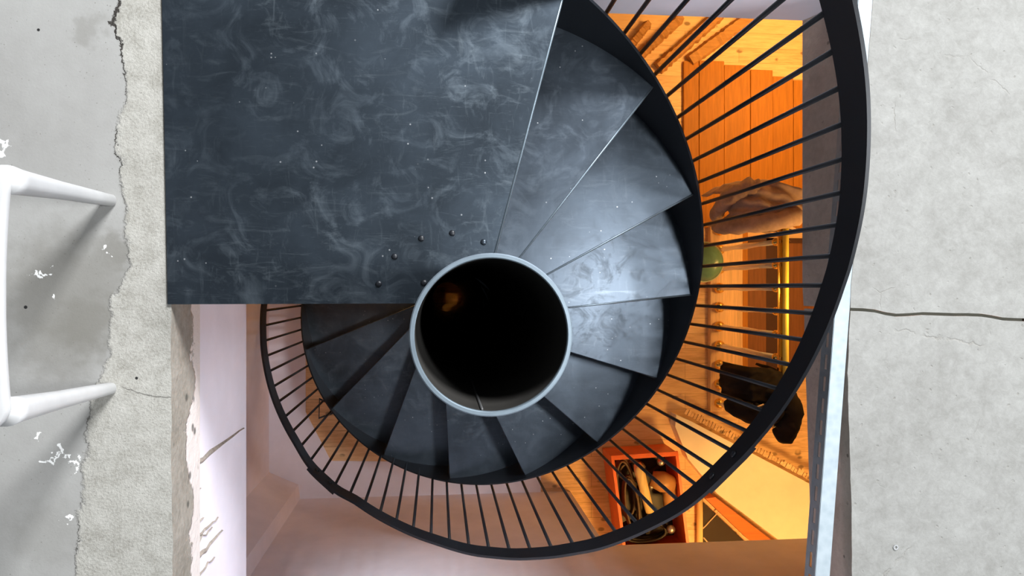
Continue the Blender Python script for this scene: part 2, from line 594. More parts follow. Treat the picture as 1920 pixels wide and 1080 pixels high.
M['red_plastic'] = plain('orange_red_plastic', (0.80, 0.13, 0.015), 0.4)
M['cable'] = plain('brown_cable', (0.10, 0.065, 0.04), 0.5)
M['cable_b'] = plain('black_cable', (0.02, 0.015, 0.012), 0.5)
M['stick'] = mat_wood('pale_stick_wood', (0.80, 0.62, 0.30), 0.5, 'y')
M['tan'] = plain('tan_plastic', (0.50, 0.26, 0.10), 0.45)
M['dark_panel'] = plain('dark_panel', (0.03, 0.018, 0.012), 0.7)
M['wire'] = plain('pale_cord', (0.7, 0.55, 0.4), 0.6)
M['chrome'] = plain('dull_zinc', (0.55, 0.55, 0.55), 0.35, 0.9)

# ---------------------------------------------------------------- the setting: upper slab around the stairwell
ZT, ZB = -0.006, -0.2     # slab top and underside
FL = -2.678               # lower floor
YN, YS = 0.681, -1.19     # edges of the well


def slab(name, top, bottom, mats, label, edge_from, cat='floor'):
    bm = BM()
    b, t, topf, side = prism(bm, top, ZB, ZT, bottom)
    topf.material_index = 0
    for f in bm.faces:
        if f is not topf:
            f.material_index = 1
    return struct(name, bm, mats, label, cat)


def ragged(p, q, n, amp, seed):
    out = []
    for i in range(n + 1):
        t = i / n
        x = p[0] + (q[0] - p[0]) * t
        y = p[1] + (q[1] - p[1]) * t
        k = 0 if i in (0, n) else amp
        out.append((x + k * (noise.noise((y * 9, seed, 0)) + 0.5 * noise.noise((y * 31, seed, 3))), y))
    return out


# left floor: edge runs along the landing and the well
le = ragged((-0.556, YN), (-0.548, YS), 60, 0.004, 1.3)
lb = [(-0.554, y) for x, y in le]
slab('floor', [(-4, YN)] + [(-4, YN)][:0] + le + [(-4, YS)], [(-4, YN)] + lb + [(-4, YS)], [M['floor_l'], M['edge_l']],
     'grey screeded concrete floor with a crumbling mortar margin beside the black landing', 'l')
# right floor, split by an open wavy joint
rk = [(0.995, YN), (0.986, 0.557), (0.962, 0.25), (0.941, -0.018)]
re_up = []
for p, q in zip(rk, rk[1:]):
    re_up += ragged(p, q, 10, 0.0022, 4.4)[:-1]
cr = [at(x, y, 1.606) for x, y in ((1598, 580), (1620, 581), (1640, 583), (1660, 588), (1680, 591), (1705, 590), (1730, 588), (1760, 589), (1790, 590), (1815, 590), (1840, 591), (1860, 594), (1880, 598), (1900, 599), (1925, 600))]
cu = [(p.x, p.y + 0.0035) for p in cr]
cl = [(p.x, p.y - 0.0035) for p in cr]
cu[0] = (0.9405, cu[0][1]); cl[0] = (0.9402, cl[0][1])
top = re_up + cu + [(4, cu[-1][1]), (4, YN)]
bot = [(0.925, y) for x, y in re_up] + [(0.928, cu[0][1])] + cu[1:] + [(4, cu[-1][1]), (4, YN)]
slab('floor', top, bot, [M['floor_r'], M['edge']], 'pale concrete floor above the wavy open joint, beside the curved handrail', 'r')
rk2 = [(0.933, -0.194), (0.940, -0.438), (0.944, -0.657), (0.946, YS)]
re_lo = [cl[0]] + ragged((0.9402, cl[0][1] - 0.006), rk2[0], 8, 0.0022, 4.4)
for p, q in zip(rk2, rk2[1:]):
    re_lo += ragged(p, q, 16, 0.0022, 4.4)[1:]
top = cl[::-1] + re_lo[1:] + [(4, YS), (4, cl[-1][1])]
bot = cl[::-1][:-1] + [(0.930, cl[0][1])] + [(0.930 + 0.02 * min(1, max(0, (-0.1 - y) / 0.6)), y) for x, y in re_lo[1:]] + [(4, YS), (4, cl[-1][1])]
slab('floor', top, bot, [M['floor_r'], M['edge']], 'pale concrete floor below the wavy open joint, beside the galvanised channel', 'r')
bm = BM()   # dark filler added to stop light leaking up through the open joint
for a_, b_ in zip(cr, cr[1:]):
    prism(bm, [(a_.x, a_.y - 0.006), (b_.x, b_.y - 0.006), (b_.x, b_.y + 0.006), (a_.x, a_.y + 0.006)], -0.06, -0.020)
struct('trim_1', bm, M['joint'], 'dark filler added in the wavy joint of the pale concrete floor to block light from below', 'joint')
# the two ends of the slab, beyond the frame
for nm, y0, y1, mt in (('far', YN, 4.0, 0), ('near', -4.0, YS, 0)):
    bm = BM()
    prism(bm, [(-4, y0), (4, y0), (4, y1), (-4, y1)], ZB, ZT)
    struct('floor', bm, M['white'], 'concrete floor slab at the %s end of the stairwell' % nm, 'floor')

# ---------------------------------------------------------------- the setting: lower storey
bm = BM()
prism(bm, [(-1.6, -2.4), (3.2, -2.4), (3.2, 2.6), (-1.6, 2.6)], FL - 0.1, FL)
struct('floor', bm, M['pine'], 'knotty pine plank floor of the warmly lit lower storey', 'floor')

bm = BM()   # pale border strip along the walls
prism(bm, [(-0.941, -1.036), (-0.78, -1.11), (-0.77, -1.19), (0.60, -1.19), (0.60, -1.02), (-0.60, -0.98), (-0.74, -0.7), (-0.74, 2.4), (-0.941, 2.4)], FL, FL + 0.004)
struct('floor', bm, M['white'], 'pale border of the lower floor along the white walls', 'floor')

bm = BM()   # plastered wall under the left slab edge: a deep header above a recess
prism(bm, [(-0.566, YS), (-0.566, YN + 0.2), (-0.70, YN + 0.2), (-0.70, YS)][::-1], -0.67, ZB - 0.002)
struct('wall_left', bm, M['white'], 'white plastered wall below the left slab edge, splashed with mortar drips', 'wall')
bm = BM()
prism(bm, [(-0.941, -1.036), (-0.941, 2.6), (-1.15, 2.6), (-1.15, -1.036)][::-1], FL, ZB)
struct('wall_left', bm, M['white'], 'pinkish white wall at the back of the recess under the left slab', 'wall')
bm = BM()
prism(bm, [(-0.941, -1.036), (-0.78, -1.11), (-0.77, -1.19), (-0.77, -1.33), (-1.15, -1.33), (-1.15, -1.036)], FL, ZB)
struct('wall_left', bm, M['white'], 'slanted white side wall closing the recess by the corner post', 'wall')
bm = BM()
prism(bm, [(-0.77, -1.19), (0.774, -1.19), (0.774, -1.30), (-0.77, -1.30)], FL, ZB)
struct('wall_front', bm, M['white'], 'lavender white wall curving behind the lower handrail', 'wall')
bm = BM()
prism(bm, [(0.774, -1.19), (3.2, -1.19), (3.2, -1.30), (0.774, -1.30)], -1.757, ZB)
struct('wall_front', bm, M['white'], 'white wall lintel above the opening where the orange crate stands', 'wall')
for nm, pts, lb in (('wall_back', [(-1.6, 2.5), (3.2, 2.5), (3.2, 2.6), (-1.6, 2.6)], 'far plastered wall of the lower storey'),
                    ('wall_right', [(3.1, -2.4), (3.2, -2.4), (3.2, 2.5), (3.1, 2.5)], 'plastered wall on the right of the lower storey'),
                    ('wall_front', [(-1.15, -2.4), (3.1, -2.4), (3.1, -2.3), (-1.15, -2.3)], 'plastered wall behind the low opening')):
    bm = BM()
    prism(bm, pts, FL, ZB)
    struct(nm, bm, M['cream'], lb, 'wall')

# mortar that ran down the white wall (on the face x = -0.566)
drips = BM()


def drip(y, z0, z1, wd, seed):
    n = 9
    ring = []
    for i in range(n):
        t = i / (n - 1)
        ww = wd * (1 - 0.75 * t) * (1 + 0.5 * noise.noise((seed, t * 5, 0)))
        yy = y + 0.012 * noise.noise((seed + 3, t * 4, 1))
        ring.append((yy, z0 + (z1 - z0) * t, ww))
    a = [drips.verts.new((-0.566, c[0] - c[2], c[1])) for c in ring]
    mid = [drips.verts.new((-0.566 + 0.004, c[0], c[1])) for c in ring]
    b = [drips.verts.new((-0.566, c[0] + c[2], c[1])) for c in ring]
    for i in range(n - 1):
        drips.faces.new((a[i], a[i + 1], mid[i + 1], mid[i]))
        drips.faces.new((mid[i], mid[i + 1], b[i + 1], b[i]))


for (px, py, D1, wd) in ((380, 862, 2.24, 0.008), (388, 1003, 1.98, 0.005), (392, 1040, 2.02, 0.009), (396, 1075, 1.95, 0.004), (384, 975, 1.86, 0.005), (383, 915, 1.84, 0.004), (405, 1010, 1.93, 0.003)):
    q = at(px, py, 1.80)
    yy = -(py - 540) / (1380 - 0.1 * (px - 960)) * 0.566 / 0.3078
    drip(yy, ZB - 0.004, 1.6 - D1, wd, px)
tag(obj('mortar_drips', drips, M['mortar'], origin=(-0.566, -0.6, -0.5)), 'grey mortar drips dried on the white wall below the left slab edge', 'mortar', kind='stuff')

# ---------------------------------------------------------------- the spiral staircase
AX, AY = 0.0501, -0.0592          # axis of the stairs (image y runs down, world y up)
R_T = 0.746
R_PL = 0.7512
RISE = 0.2232
stair = thing('spiral_staircase', (AX, AY, FL), 'dark steel spiral staircase with square landing, hollow central pipe and black balustrade', 'staircase')


def pol(r, deg, z=0.0):
    a = math.radians(deg)
    return Vector((AX + r * math.cos(a), AY - r * math.sin(a), z))     # angles run clockwise as seen from above


def nose(deg_corner, e, r):
    """point of a nosing line at radius r; the line passes e ahead of the axis"""
    d = deg_corner - math.degrees(math.asin(e / R_T))
    return pol(r, d + math.degrees(math.asin(min(0.999, e / r))))


CORN = [-72.3, -49.1, -25.8, -2.9, 19.8, 43.6, 66.6, 89.9, 112.8, 136.9, 160.5, 184.0]
E0 = 0.037
R_C = 0.0886
CX, CY = 0.0587, -0.0509


def plate(pts, z1, th):
    bm = BM()
    b, t, topf, side = prism(bm, [(p.x, p.y) for p in pts], z1 - th, z1)
    return bm, side


# landing: large square plate with turned-down edges
zl = 0.0
n0, n1 = nose(CORN[0], E0, 0.10), nose(CORN[0], E0, R_T + 0.012)
dirn = (n1 - n0).normalized()
far_pt = n1 + dirn * 0.30
rp = R_C + 0.0004                  # the plate is cut round the pipe
t0_, t1_ = PI - math.asin((-0.033 - CY) / rp), math.atan2(n0.y - CY, n0.x - CX)
cut = [Vector((CX + rp * math.cos(t0_ + (t1_ - t0_) * k / 16), CY + rp * math.sin(t0_ + (t1_ - t0_) * k / 16), 0)) for k in range(17)]
lp = [Vector((-0.557, -0.034, 0))] + cut + [n0, n1, far_pt, Vector((-0.575, far_pt.y, 0))]
bm = BM()
b, t, topf, side = prism(bm, [(p.x, p.y) for p in lp], zl - 0.006, zl)
bevel(bm, 0.0018, 2, [e for e in bm.edges if e in topf.edges])
landing = obj('landing', bm, M['landing'], stair)
bm = BM()   # turned-down skirt along the free edge and under the first nosing
a, bb = lp[0] + Vector((0.03, 0.004, 0)), lp[1] + Vector((-0.004, 0.004, 0))
box(bm, ((a.x + bb.x) / 2, a.y + 0.003, zl - 0.006 - 0.035), (bb.x - a.x, 0.006, 0.07))
mid = (n0 + n1) / 2
box(bm, (mid.x - 0.006, mid.y, zl - 0.006 - 0.0225), ((n1 - n0).length, 0.006, 0.045), math.atan2(dirn.y, dirn.x))
obj('skirt', bm, M['tread'], landing)
bm = BM()
tube(bm, [n0 + Vector((0, 0, -0.0016)), far_pt + Vector((0, 0, -0.0016))], 0.0031, 8)  # pale strip stands in for the highlight along the landing nosing
obj('nosing_highlight', bm, M['rim'], landing, True, label='pale metal strip standing in for the nosing highlight')
for px, py in ((907, 454), (848, 437), (790, 447), (740, 481), (710, 532), (795, 530)):
    p = at(px, py, 1.597)
    bm = BM()
    lathe(bm, [(0.0068, 0.0), (0.0066, 0.0022), (0.0045, 0.0040), (0.0018, 0.0046)], (p.x, p.y, zl), 14)
    obj('bolt', bm, M['black'] if px != 907 else M['tread'], landing, True)

# treads: folded plates with a nosing lip, a set-back riser under each
for i in range(1, 12):
    z = -RISE * i
    c0, c1 = CORN[i - 1], CORN[i]
    rs = [0.097, 0.2, 0.35, 0.5, 0.62, R_PL]
    front = [nose(c1, E0, r) for r in rs]
    back = [nose(c0, 0.006, r) for r in rs]
    a0 = math.degrees(math.atan2(-(back[-1].y - AY), back[-1].x - AX))
    a1 = math.degrees(math.atan2(-(front[-1].y - AY), front[-1].x - AX))
    while a1 < a0:
        a1 += 360
    arc = [pol(R_PL, a0 + (a1 - a0) * k / 14) for k in range(1, 14)]
    pts = [front[0], front[-1]] + arc[::-1] + [back[-1], back[0]]
    bm = BM()
    b, t, topf, side = prism(bm, [(p.x, p.y) for p in pts], z - 0.006, z)
    bm.verts.ensure_lookup_table()
    ed = [e for e in topf.edges if {e.verts[0], e.verts[1]} == {t[0], t[1]}]
    # nosing lip folded down, kept in the same piece of steel
    d = (front[-1] - front[0]).normalized()
    nrm = Vector((d.y, -d.x, 0))
    if nrm.dot((front[-1] - AX * Vector((1, 0, 0)))) == 0:
        pass
    bevel(bm, 0.0028, 3, ed)
    m0 = (front[0] + front[-1]) / 2
    box(bm, (m0.x - nrm.x * 0.0032, m0.y - nrm.y * 0.0032, z - 0.006 - 0.02), ((front[-1] - front[0]).length - 0.004, 0.006, 0.04), math.atan2(d.y, d.x))
    tr = obj('tread', bm, M['tread'], stair)
    if i <= 3:  # highlight strip only on the upper nosings that catch the light
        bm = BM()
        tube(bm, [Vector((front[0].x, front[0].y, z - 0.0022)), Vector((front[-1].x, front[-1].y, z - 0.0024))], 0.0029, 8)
        obj('nosing_highlight', bm, M['rim'], tr, True, label='pale metal strip standing in for the nosing highlight')
    # riser plate standing on the back of this tread up to the one above
    bm = BM()
    p0, p1 = nose(c0, 0.012, 0.099), nose(c0, 0.012, R_T - 0.004)
    d2 = (p1 - p0).normalized()
    m1 = (p0 + p1) / 2
    box(bm, (m1.x, m1.y, z + (RISE - 0.006) / 2), ((p1 - p0).length, 0.004, RISE - 0.006), math.atan2(d2.y, d2.x))
    obj('riser', bm, M['black'], tr)

# central pipe, open at the top
zc = 0.8
n = 72
zs = [FL, FL + 0.015, FL + 0.06, FL + 0.5, -1.2, 0.0, 0.5, 0.72, zc - 0.003]


def skin(bm, r):
    rings = [[bm.verts.new((CX + r * math.cos(k * 2 * PI / n), CY + r * math.sin(k * 2 * PI / n), z)) for k in range(n)] for z in zs]
    for j, (a, b) in enumerate(zip(rings, rings[1:])):
        for k in range(n):
            if j == 1 and (k < 3 or k > n - 4):
                continue            # cable hole near the foot
            bm.faces.new((a[k], a[(k + 1) % n], b[(k + 1) % n], b[k]))


bm = BM()
skin(bm, R_C)
col_o = obj('central_pipe', bm, M['pipe'], stair, 'auto')
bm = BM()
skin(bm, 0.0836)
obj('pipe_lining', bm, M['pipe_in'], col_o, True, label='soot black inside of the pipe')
bm = BM()
lathe(bm, [(0.0832, zc - 0.006), (0.0832, zc - 0.0012), (0.0842, zc), (0.0876, zc), (0.0889, zc - 0.0014), (0.0889, zc - 0.006)], (CX, CY, 0), 96, closed=True)
obj('rim', bm, M['rim'], col_o, 'auto', label='bare grey cut rim of the pipe')
bm = BM()
aw = math.radians(-97)
tube(bm, [(CX + 0.0826 * math.cos(aw), CY + 0.0826 * math.sin(aw), z) for z in (zc - 0.008, 0.7, 0.6, 0.45)], 0.0016, 6)
obj('weld_seam', bm, M['weld'], col_o, True)
bm = BM()
lathe(bm, [(0.15, 0), (0.15, 0.012), (0.0895, 0.0125), (0.0895, 0.0)], (CX, CY, FL), 40, closed=True)
obj('base_flange', bm, M['black'], col_o)


# helical stringer and handrail (z falls linearly with the angle)
RAIL_FIX = [(-90, -2), (-43, -2), (-30, 2), (-18, 1.5), (-8, -1), (-4, -3), (5, -3), (22, -2), (28, -1), (42, 8), (50, 6.5), (58, 6.5), (66, 3), (74, 1), (83, -2), (96, -8), (105, -9), (115, -8.5), (123, 0), (131, 3), (139, 0), (156, 1), (169, 2), (180, 4), (300, 4)]


def fix(deg):
    D = 1.46 + 0.549 * math.radians(deg)
    for (a, p), (b, q) in zip(RAIL_FIX, RAIL_FIX[1:]):
        if a <= deg <= b:
            t = (deg - a) / (b - a)
            t = t * t * (3 - 2 * t)
            return (p + (q - p) * t) * D / F
    return 0.0


def z_rail(deg):
    return 0.139 - 0.549 * math.radians(deg)


def z_str(deg):
    return -0.655 - 0.546 * math.radians(deg)


def helix_bar(bm, r0, r1, ztop, h, a0, a1, step=1.5, wob=True, hbot=None):
    n = int((a1 - a0) / step)
    rings = []
    for i in range(n + 1):
        d = a0 + (a1 - a0) * i / n
        k = fix(d) if wob else 0.0
        zt = ztop(d)
        zb = (zt - h) if hbot is None else hbot(d)
        rings.append([bm.verts.new(pol(r0 + k, d, zb)), bm.verts.new(pol(r1 + k, d, zb)), bm.verts.new(pol(r1 + k, d, zt)), bm.verts.new(pol(r0 + k, d, zt))])
    loft(bm, rings)


bm = BM()
helix_bar(bm, 0.751, 0.757, z_str, 0.0, -88, 190, 1.5, False, hbot=lambda d: max(FL + 0.003, z_str(d) - 0.30))
obj('stringer', bm, M['black'], stair, 'auto')
bm = BM()
helix_bar(bm, 0.766, 0.774, z_rail, 0.082, -72, 196)
bevel(bm, 0.0012, 1, [e for e in bm.edges if len(e.link_faces) == 2 and e.calc_face_angle(0) > 1.2])
rail = obj('handrail', bm, M['rail'], stair, 'auto')
for ac, hw in ((30.2, 5.6), (126.5, 4.6)):
    bm = BM()
    helix_bar(bm, 0.7745, 0.7835, lambda d: z_rail(d) - 0.008, 0.066, ac - hw, ac + hw, 1.0)
    jp = obj('joint_plate', bm, M['rail'], stair, 'auto')
    for s in (-0.5, 0.5):
        dd = ac + s * hw
        bm = BM()
        p = pol(0.7655 + fix(dd), dd, z_rail(dd) - 0.04)
        q = pol(0.7615 + fix(dd), dd, z_rail(dd) - 0.04)
        tube(bm, [p, q], [0.010, 0.008], 12)
        obj('bolt', bm, M['black'], jp, True)
k = 0
deg = -50.4 - 4.555 * 4
while deg < 193:
    bm = BM()
    rt = 0.770 + fix(deg)
    pt = pol(rt, deg, z_rail(deg) - 0.080)
    pb = pol(rt, deg, z_str(deg) - 0.10)
    tube(bm, [pb, pt], 0.0052, 10)
    # short lug welding the bar to the stringer
    tube(bm, [pol(0.756, deg, z_str(deg) - 0.06), pol(rt, deg, z_str(deg) - 0.06)], 0.005, 8)
    obj('baluster', bm, M['rail'], stair, True)
    deg += 4.555

bm = BM()   # thin wire bracket steadying the stringer low down on the far side
pa, pb_, pc = at(599, 748, 3.80), at(598, 784, 3.80), at(642, 768, 3.80)
tube(bm, [pc, pa, pb_, pc], 0.006, 6)
obj('bracket', bm, M['black'], stair)

# ---------------------------------------------------------------- galvanised channel lying along the slab edge
ch = thing('metal_channel', (0.92, -0.2, -0.05), 'pale galvanised steel channel lying askew along the right edge of the stairwell', 'channel')
A, B = Vector((0.9785, 0.672, 0)), Vector((0.8325, -1.186, 0))
dv = (B - A).normalized()
ang = math.atan2(dv.y, dv.x)
nv = Vector((-dv.y, dv.x, 0))          # points to +x side or -x side
if nv.x > 0:
    nv = -nv                           # towards the well
L = (B - A).length
bm = BM()
c = (A + B) / 2
box(bm, (c.x, c.y, -0.008), (L, 0.034, 0.0016), ang)
box(bm, (c.x - nv.x * 0.0165, c.y - nv.y * 0.0165, -0.031), (L, 0.0014, 0.045), ang)
obj('web', bm, M['galv'], ch)
bm = BM()   # flange towards the well, with oblong slots
n = 110
h0 = [-0.0085, -0.024, -0.036, -0.054]
off = nv * 0.0168
cols = [[bm.verts.new((A + dv * (L * i / n) + off + Vector((0, 0, z)))) for z in h0] for i in range(n + 1)]
for i in range(n):
    for j in range(3):
        if j == 1 and i % 3 != 0:
            continue
        bm.faces.new((cols[i][j], cols[i + 1][j], cols[i + 1][j + 1], cols[i][j + 1]))
fo = obj('slotted_flange', bm, M['galv'], ch)
md = fo.modifiers.new('sheet', 'SOLIDIFY')
md.thickness = 0.0012
# two hanger lugs fixing the channel to the slab edge, under the handrail
for t in (0.12, 0.46):
    p = A + dv * (L * t)
    bm = BM()
    box(bm, (p.x + 0.03, p.y, -0.045), (0.07, 0.03, 0.004), 0)
    obj('hanger', bm, M['galv'], ch)

# ---------------------------------------------------------------- white plastic chair at the left of the picture
chair = thing('plastic_chair', (-0.86, -0.012, ZT), 'white plastic chair standing on the grey screed, two slim legs showing', 'chair')
bm = BM()
x1 = -0.651
pts = []
for i in range(25):        # front edge, gently hollow, with rounded corners
    t = i / 24
    y = -0.222 + 0.42 * t
    cx = x1 - 0.012 * (1 - (2 * t - 1) ** 2) - 0.03 * max(0, abs(2 * t - 1) - 0.88) / 0.12
    pts.append((cx, y))
pts += [(-0.95, 0.19), (-1.07, 0.16), (-1.07, -0.18), (-0.95, -0.215)]
b, t, topf, side = prism(bm, pts, ZT + 0.385, ZT + 0.405)
for (y, s) in ((0.188, 1), (-0.212, 1)):
    pass
box(bm, (x1 - 0.030, -0.012, ZT + 0.375), (0.012, 0.36, 0.025))
bevel(bm, 0.006, 2)
obj('seat', bm, M['plastic'], chair, 'auto')


def sq_ring(bm, c, sx, sy, r=0.35, n=5):
    out = []
    for q in range(4):
        for k in range(n):
            a = (q + k / (n - 1)) * PI / 2
            ox, oy = (1, 1) if q == 0 else (-1, 1) if q == 1 else (-1, -1) if q == 2 else (1, -1)
            rx, ry = sx * r, sy * r
            out.append(bm.verts.new((c[0] + ox * (sx - rx) + rx * math.cos(a), c[1] + oy * (sy - ry) + ry * math.sin(a), c[2])))
    return out


for (xt, yt, xb, yb) in ((-0.668, 0.168, -0.672, 0.181), (-0.668, -0.192, -0.672, -0.207), (-1.03, 0.15, -1.06, 0.175), (-1.03, -0.17, -1.06, -0.20)):
    bm = BM()
    rings = []
    for zz, tt, hx, hy in ((0.0, 1.0, 0.0105, 0.0105), (0.004, 1.0, 0.0125, 0.012), (0.10, 0.75, 0.0145, 0.014), (0.22, 0.45, 0.017, 0.016), (0.31, 0.2, 0.020, 0.019), (0.355, 0.08, 0.0215, 0.0205), (0.386, 0.0, 0.024, 0.023)):
        rings.append(sq_ring(bm, (xt + (xb - xt) * tt, yt + (yb - yt) * tt, ZT + zz), hx, hy, 0.8))
    loft(bm, rings)
    obj('leg', bm, M['plastic'], chair, True)
bm = BM()
for i in range(7):
    y = -0.17 + 0.0525 * i
    tube(bm, [(-1.05, y, ZT + 0.40), (-1.10, y, ZT + 0.60), (-1.15, y, ZT + 0.80)], [0.014, 0.012, 0.014], 8)
tube(bm, [(-1.12, -0.21, ZT + 0.76), (-1.155, -0.10, ZT + 0.82), (-1.165, -0.01, ZT + 0.84), (-1.155, 0.08, ZT + 0.82), (-1.12, 0.19, ZT + 0.76)], 0.02, 10)
obj('backrest', bm, M['plastic'], chair, True)

# small steel washer left on the pale concrete
p = at(1679, 1026, 1.606)
bm = BM()
lathe(bm, [(0.0030, 0), (0.0062, 0), (0.0062, 0.0022), (0.0030, 0.0022)], (p.x, p.y, ZT), 20, closed=True)
tag(obj('washer', bm, M['chrome']), 'tiny steel washer lying on the pale concrete near the galvanised channel', 'washer')

# ---------------------------------------------------------------- lower storey: boards and timber on the floor
bx = [1.452, 1.546, 1.70, 1.862, 2.0, 2.13, 2.27, 2.40]
top_y = [1.345, 1.35, 1.33, 1.305, 1.27, 1.25, 1.22]
lab = ['narrow orange board at the edge of the row, beside the stair stringer', 'orange board second in the row from the stair stringer', 'orange board in the middle of the row below the knotty planks',
       'orange board fourth in the row from the stair stringer', 'orange board in the row just beside the slab edge', 'orange board mostly under the slab edge', 'orange board hidden under the slab, last of the row']
for i in range(6):
    bm = BM()
    h = (0.020, 0.024, 0.022, 0.026, 0.023, 0.025)[i]
    box(bm, ((bx[i] + bx[i + 1]) / 2, (top_y[i] + 0.36) / 2, FL + h / 2), (bx[i + 1] - bx[i] - 0.0016, top_y[i] - 0.36, h))
    bevel(bm, 0.002, 1)
    tag(obj('orange_board', bm, M['orange_board']), lab[i], 'board', 'orange boards laid side by side')
# rough-sawn timbers with ragged edges lying across the planks
tl = ['split timber half hidden by the landing stringer on the upper planks', 'rough timber closest to the stair stringer on the upper planks', 'rough timber lying slantwise in the middle of the upper planks', 'rough timber with a splintered edge nearest the orange boards']
for i, (p, q, wd) in enumerate((((1188, 78), (1215, 45), 0.05), ((1205, 98), (1268, 40), 0.06), ((1240, 122), (1335, 38), 0.08), ((1300, 108), (1395, 38), 0.08))):
    a = at(p[0], p[1], 4.2)
    b = at(q[0], q[1], 4.2)
    d = (b - a).normalized()
    nn = Vector((-d.y, d.x, 0))
    bm = BM()
    rings = []
    m_ = 26
    for k in range(m_ + 1):
        t_ = k / m_
        c = a + (b - a) * (t_ * 1.25)
        w1 = wd * (0.5 + 0.18 * noise.noise((k * 0.9, i * 7.0, 0)))
        w2 = wd * (0.5 + 0.18 * noise.noise((k * 0.9, i * 7.0 + 3, 0)))
        hh = 0.045 + 0.012 * noise.noise((k * 0.8, i * 5.0, 2))
        z0 = FL + 0.001
        rings.append([bm.verts.new((c - nn * w1).to_2d().to_3d() + Vector((0, 0, z0))), bm.verts.new((c + nn * w2).to_2d().to_3d() + Vector((0, 0, z0))),
                      bm.verts.new((c + nn * w2 * 0.6).to_2d().to_3d() + Vector((0, 0, z0 + hh))), bm.verts.new((c - nn * w1 * 0.7).to_2d().to_3d() + Vector((0, 0, z0 + hh * 0.8)))])
    loft(bm, rings)
    tag(obj('rough_timber', bm, M['bark']), tl[i], 'timber', 'rough timbers on the plank floor')

# dark brown panel laid in for the floor beyond the clear posts
t_ = thing('floor_panel', (2.12, -0.1, FL), 'dark brown floor panel beyond the clear posts', 'flooring')
bm = BM()
box(bm, (2.20, -0.10, FL + 0.006), (0.70, 0.80, 0.012))
obj('mat', bm, M['brown'], t_)
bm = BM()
box(bm, (2.00, -0.10, FL + 0.0135), (0.07, 0.80, 0.003))  # darker strip coloured in for the brass rail's shadow
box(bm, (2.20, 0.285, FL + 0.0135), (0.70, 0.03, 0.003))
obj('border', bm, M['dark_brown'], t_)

# ---------------------------------------------------------------- brass railing with clear posts
XR = 1.649
rl = thing('post_railing', (XR, -0.12, FL), 'low brass railing with clear posts and gold ball ends on the lower floor', 'railing')
zt = 1.6 - 3.408
bm = BM()
tube(bm, [(XR + 0.018, 0.36, zt), (XR + 0.018, -0.72, zt)], 0.0145, 14)
obj('top_rail', bm, M['gold_rail'], rl, True)
bm = BM()
box(bm, (XR + 0.004, -0.18, zt - 0.020), (0.030, 1.08, 0.014))
obj('rail_bracket', bm, M['gold'], rl)
bm = BM()
box(bm, (XR + 0.055, -0.18, FL + 0.025), (0.20, 1.10, 0.05))
bevel(bm, 0.006, 2)
obj('base_rail', bm, M['base_wood'], rl, label='pale wooden base rail')
bm = BM()
box(bm, (XR + 0.172, -0.18, FL + 0.022), (0.034, 1.10, 0.044))
bevel(bm, 0.004, 2)
obj('base_trim', bm, M['orange_board'], rl, label='orange wooden trim')
for i in range(10):
    y = 0.338 - 0.1128 * i
    bm = BM()
    prof = [(0.010, FL + 0.075), (0.016, FL + 0.16), (0.012, FL + 0.30), (0.017, FL + 0.45), (0.012, FL + 0.62), (0.014, zt - 0.09)]
    lathe(bm, prof, (XR, y, 0), 14)
    sp = obj('post', bm, M['acrylic'], rl, True)
    bm = BM()
    ball(bm, (XR, y, zt - 0.062), 0.021)
    tube(bm, [(XR, y, zt - 0.05), (XR, y, zt - 0.012)], 0.008, 8)
    obj('ball_end', bm, M['gold'], sp, True)
    bm = BM()
    ball(bm, (XR, y, FL + 0.078), 0.031)
    lathe(bm, [(0.020, FL + 0.05), (0.020, FL + 0.056), (0.010, FL + 0.062)], (XR, y, 0), 14)
    obj('ball_end', bm, M['gold'], sp, True)


# ---------------------------------------------------------------- clothes hung over the railing ends
def bundle(bm, c, half, ridges, amp, seed, sq=0.75, ru=40, rv=26, tilt=0.3):
    """a heap of cloth: squarish lump pushed into long folds"""
    c = Vector(c)
    vs = []
    for j in range(rv + 1):
        ph = -PI / 2 + PI * j / rv
        row = []
        for k in range(ru):
            th = 2 * PI * k / ru
            f = lambda v: math.copysign(abs(v) ** sq, v)
            x, y, z = f(math.cos(ph)) * f(math.cos(th)), f(math.cos(ph)) * f(math.sin(th)), f(math.sin(ph))
            p = Vector((x * half[0], y * half[1], z * half[2]))
            s = math.sin((p.y + p.x * tilt) * ridges + 2.5 * noise.noise((p.x * 5 + seed, p.y * 5, p.z * 3)))
            g = noise.noise((p.x * 9 + seed * 3, p.y * 9, p.z * 9))
            nrm = Vector((x / half[0], y / half[1], z / half[2])).normalized()
            row.append(bm.verts.new(c + p + nrm * (amp * s + amp * 1.2 * g)))
        vs.append(row)
    for a, b in zip(vs, vs[1:]):
        for k in range(ru):
            bm.faces.new((a[k], a[(k + 1) % ru], b[(k + 1) % ru], b[k]))
    bmesh.ops.remove_doubles(bm, verts=bm.verts, dist=1e-5)


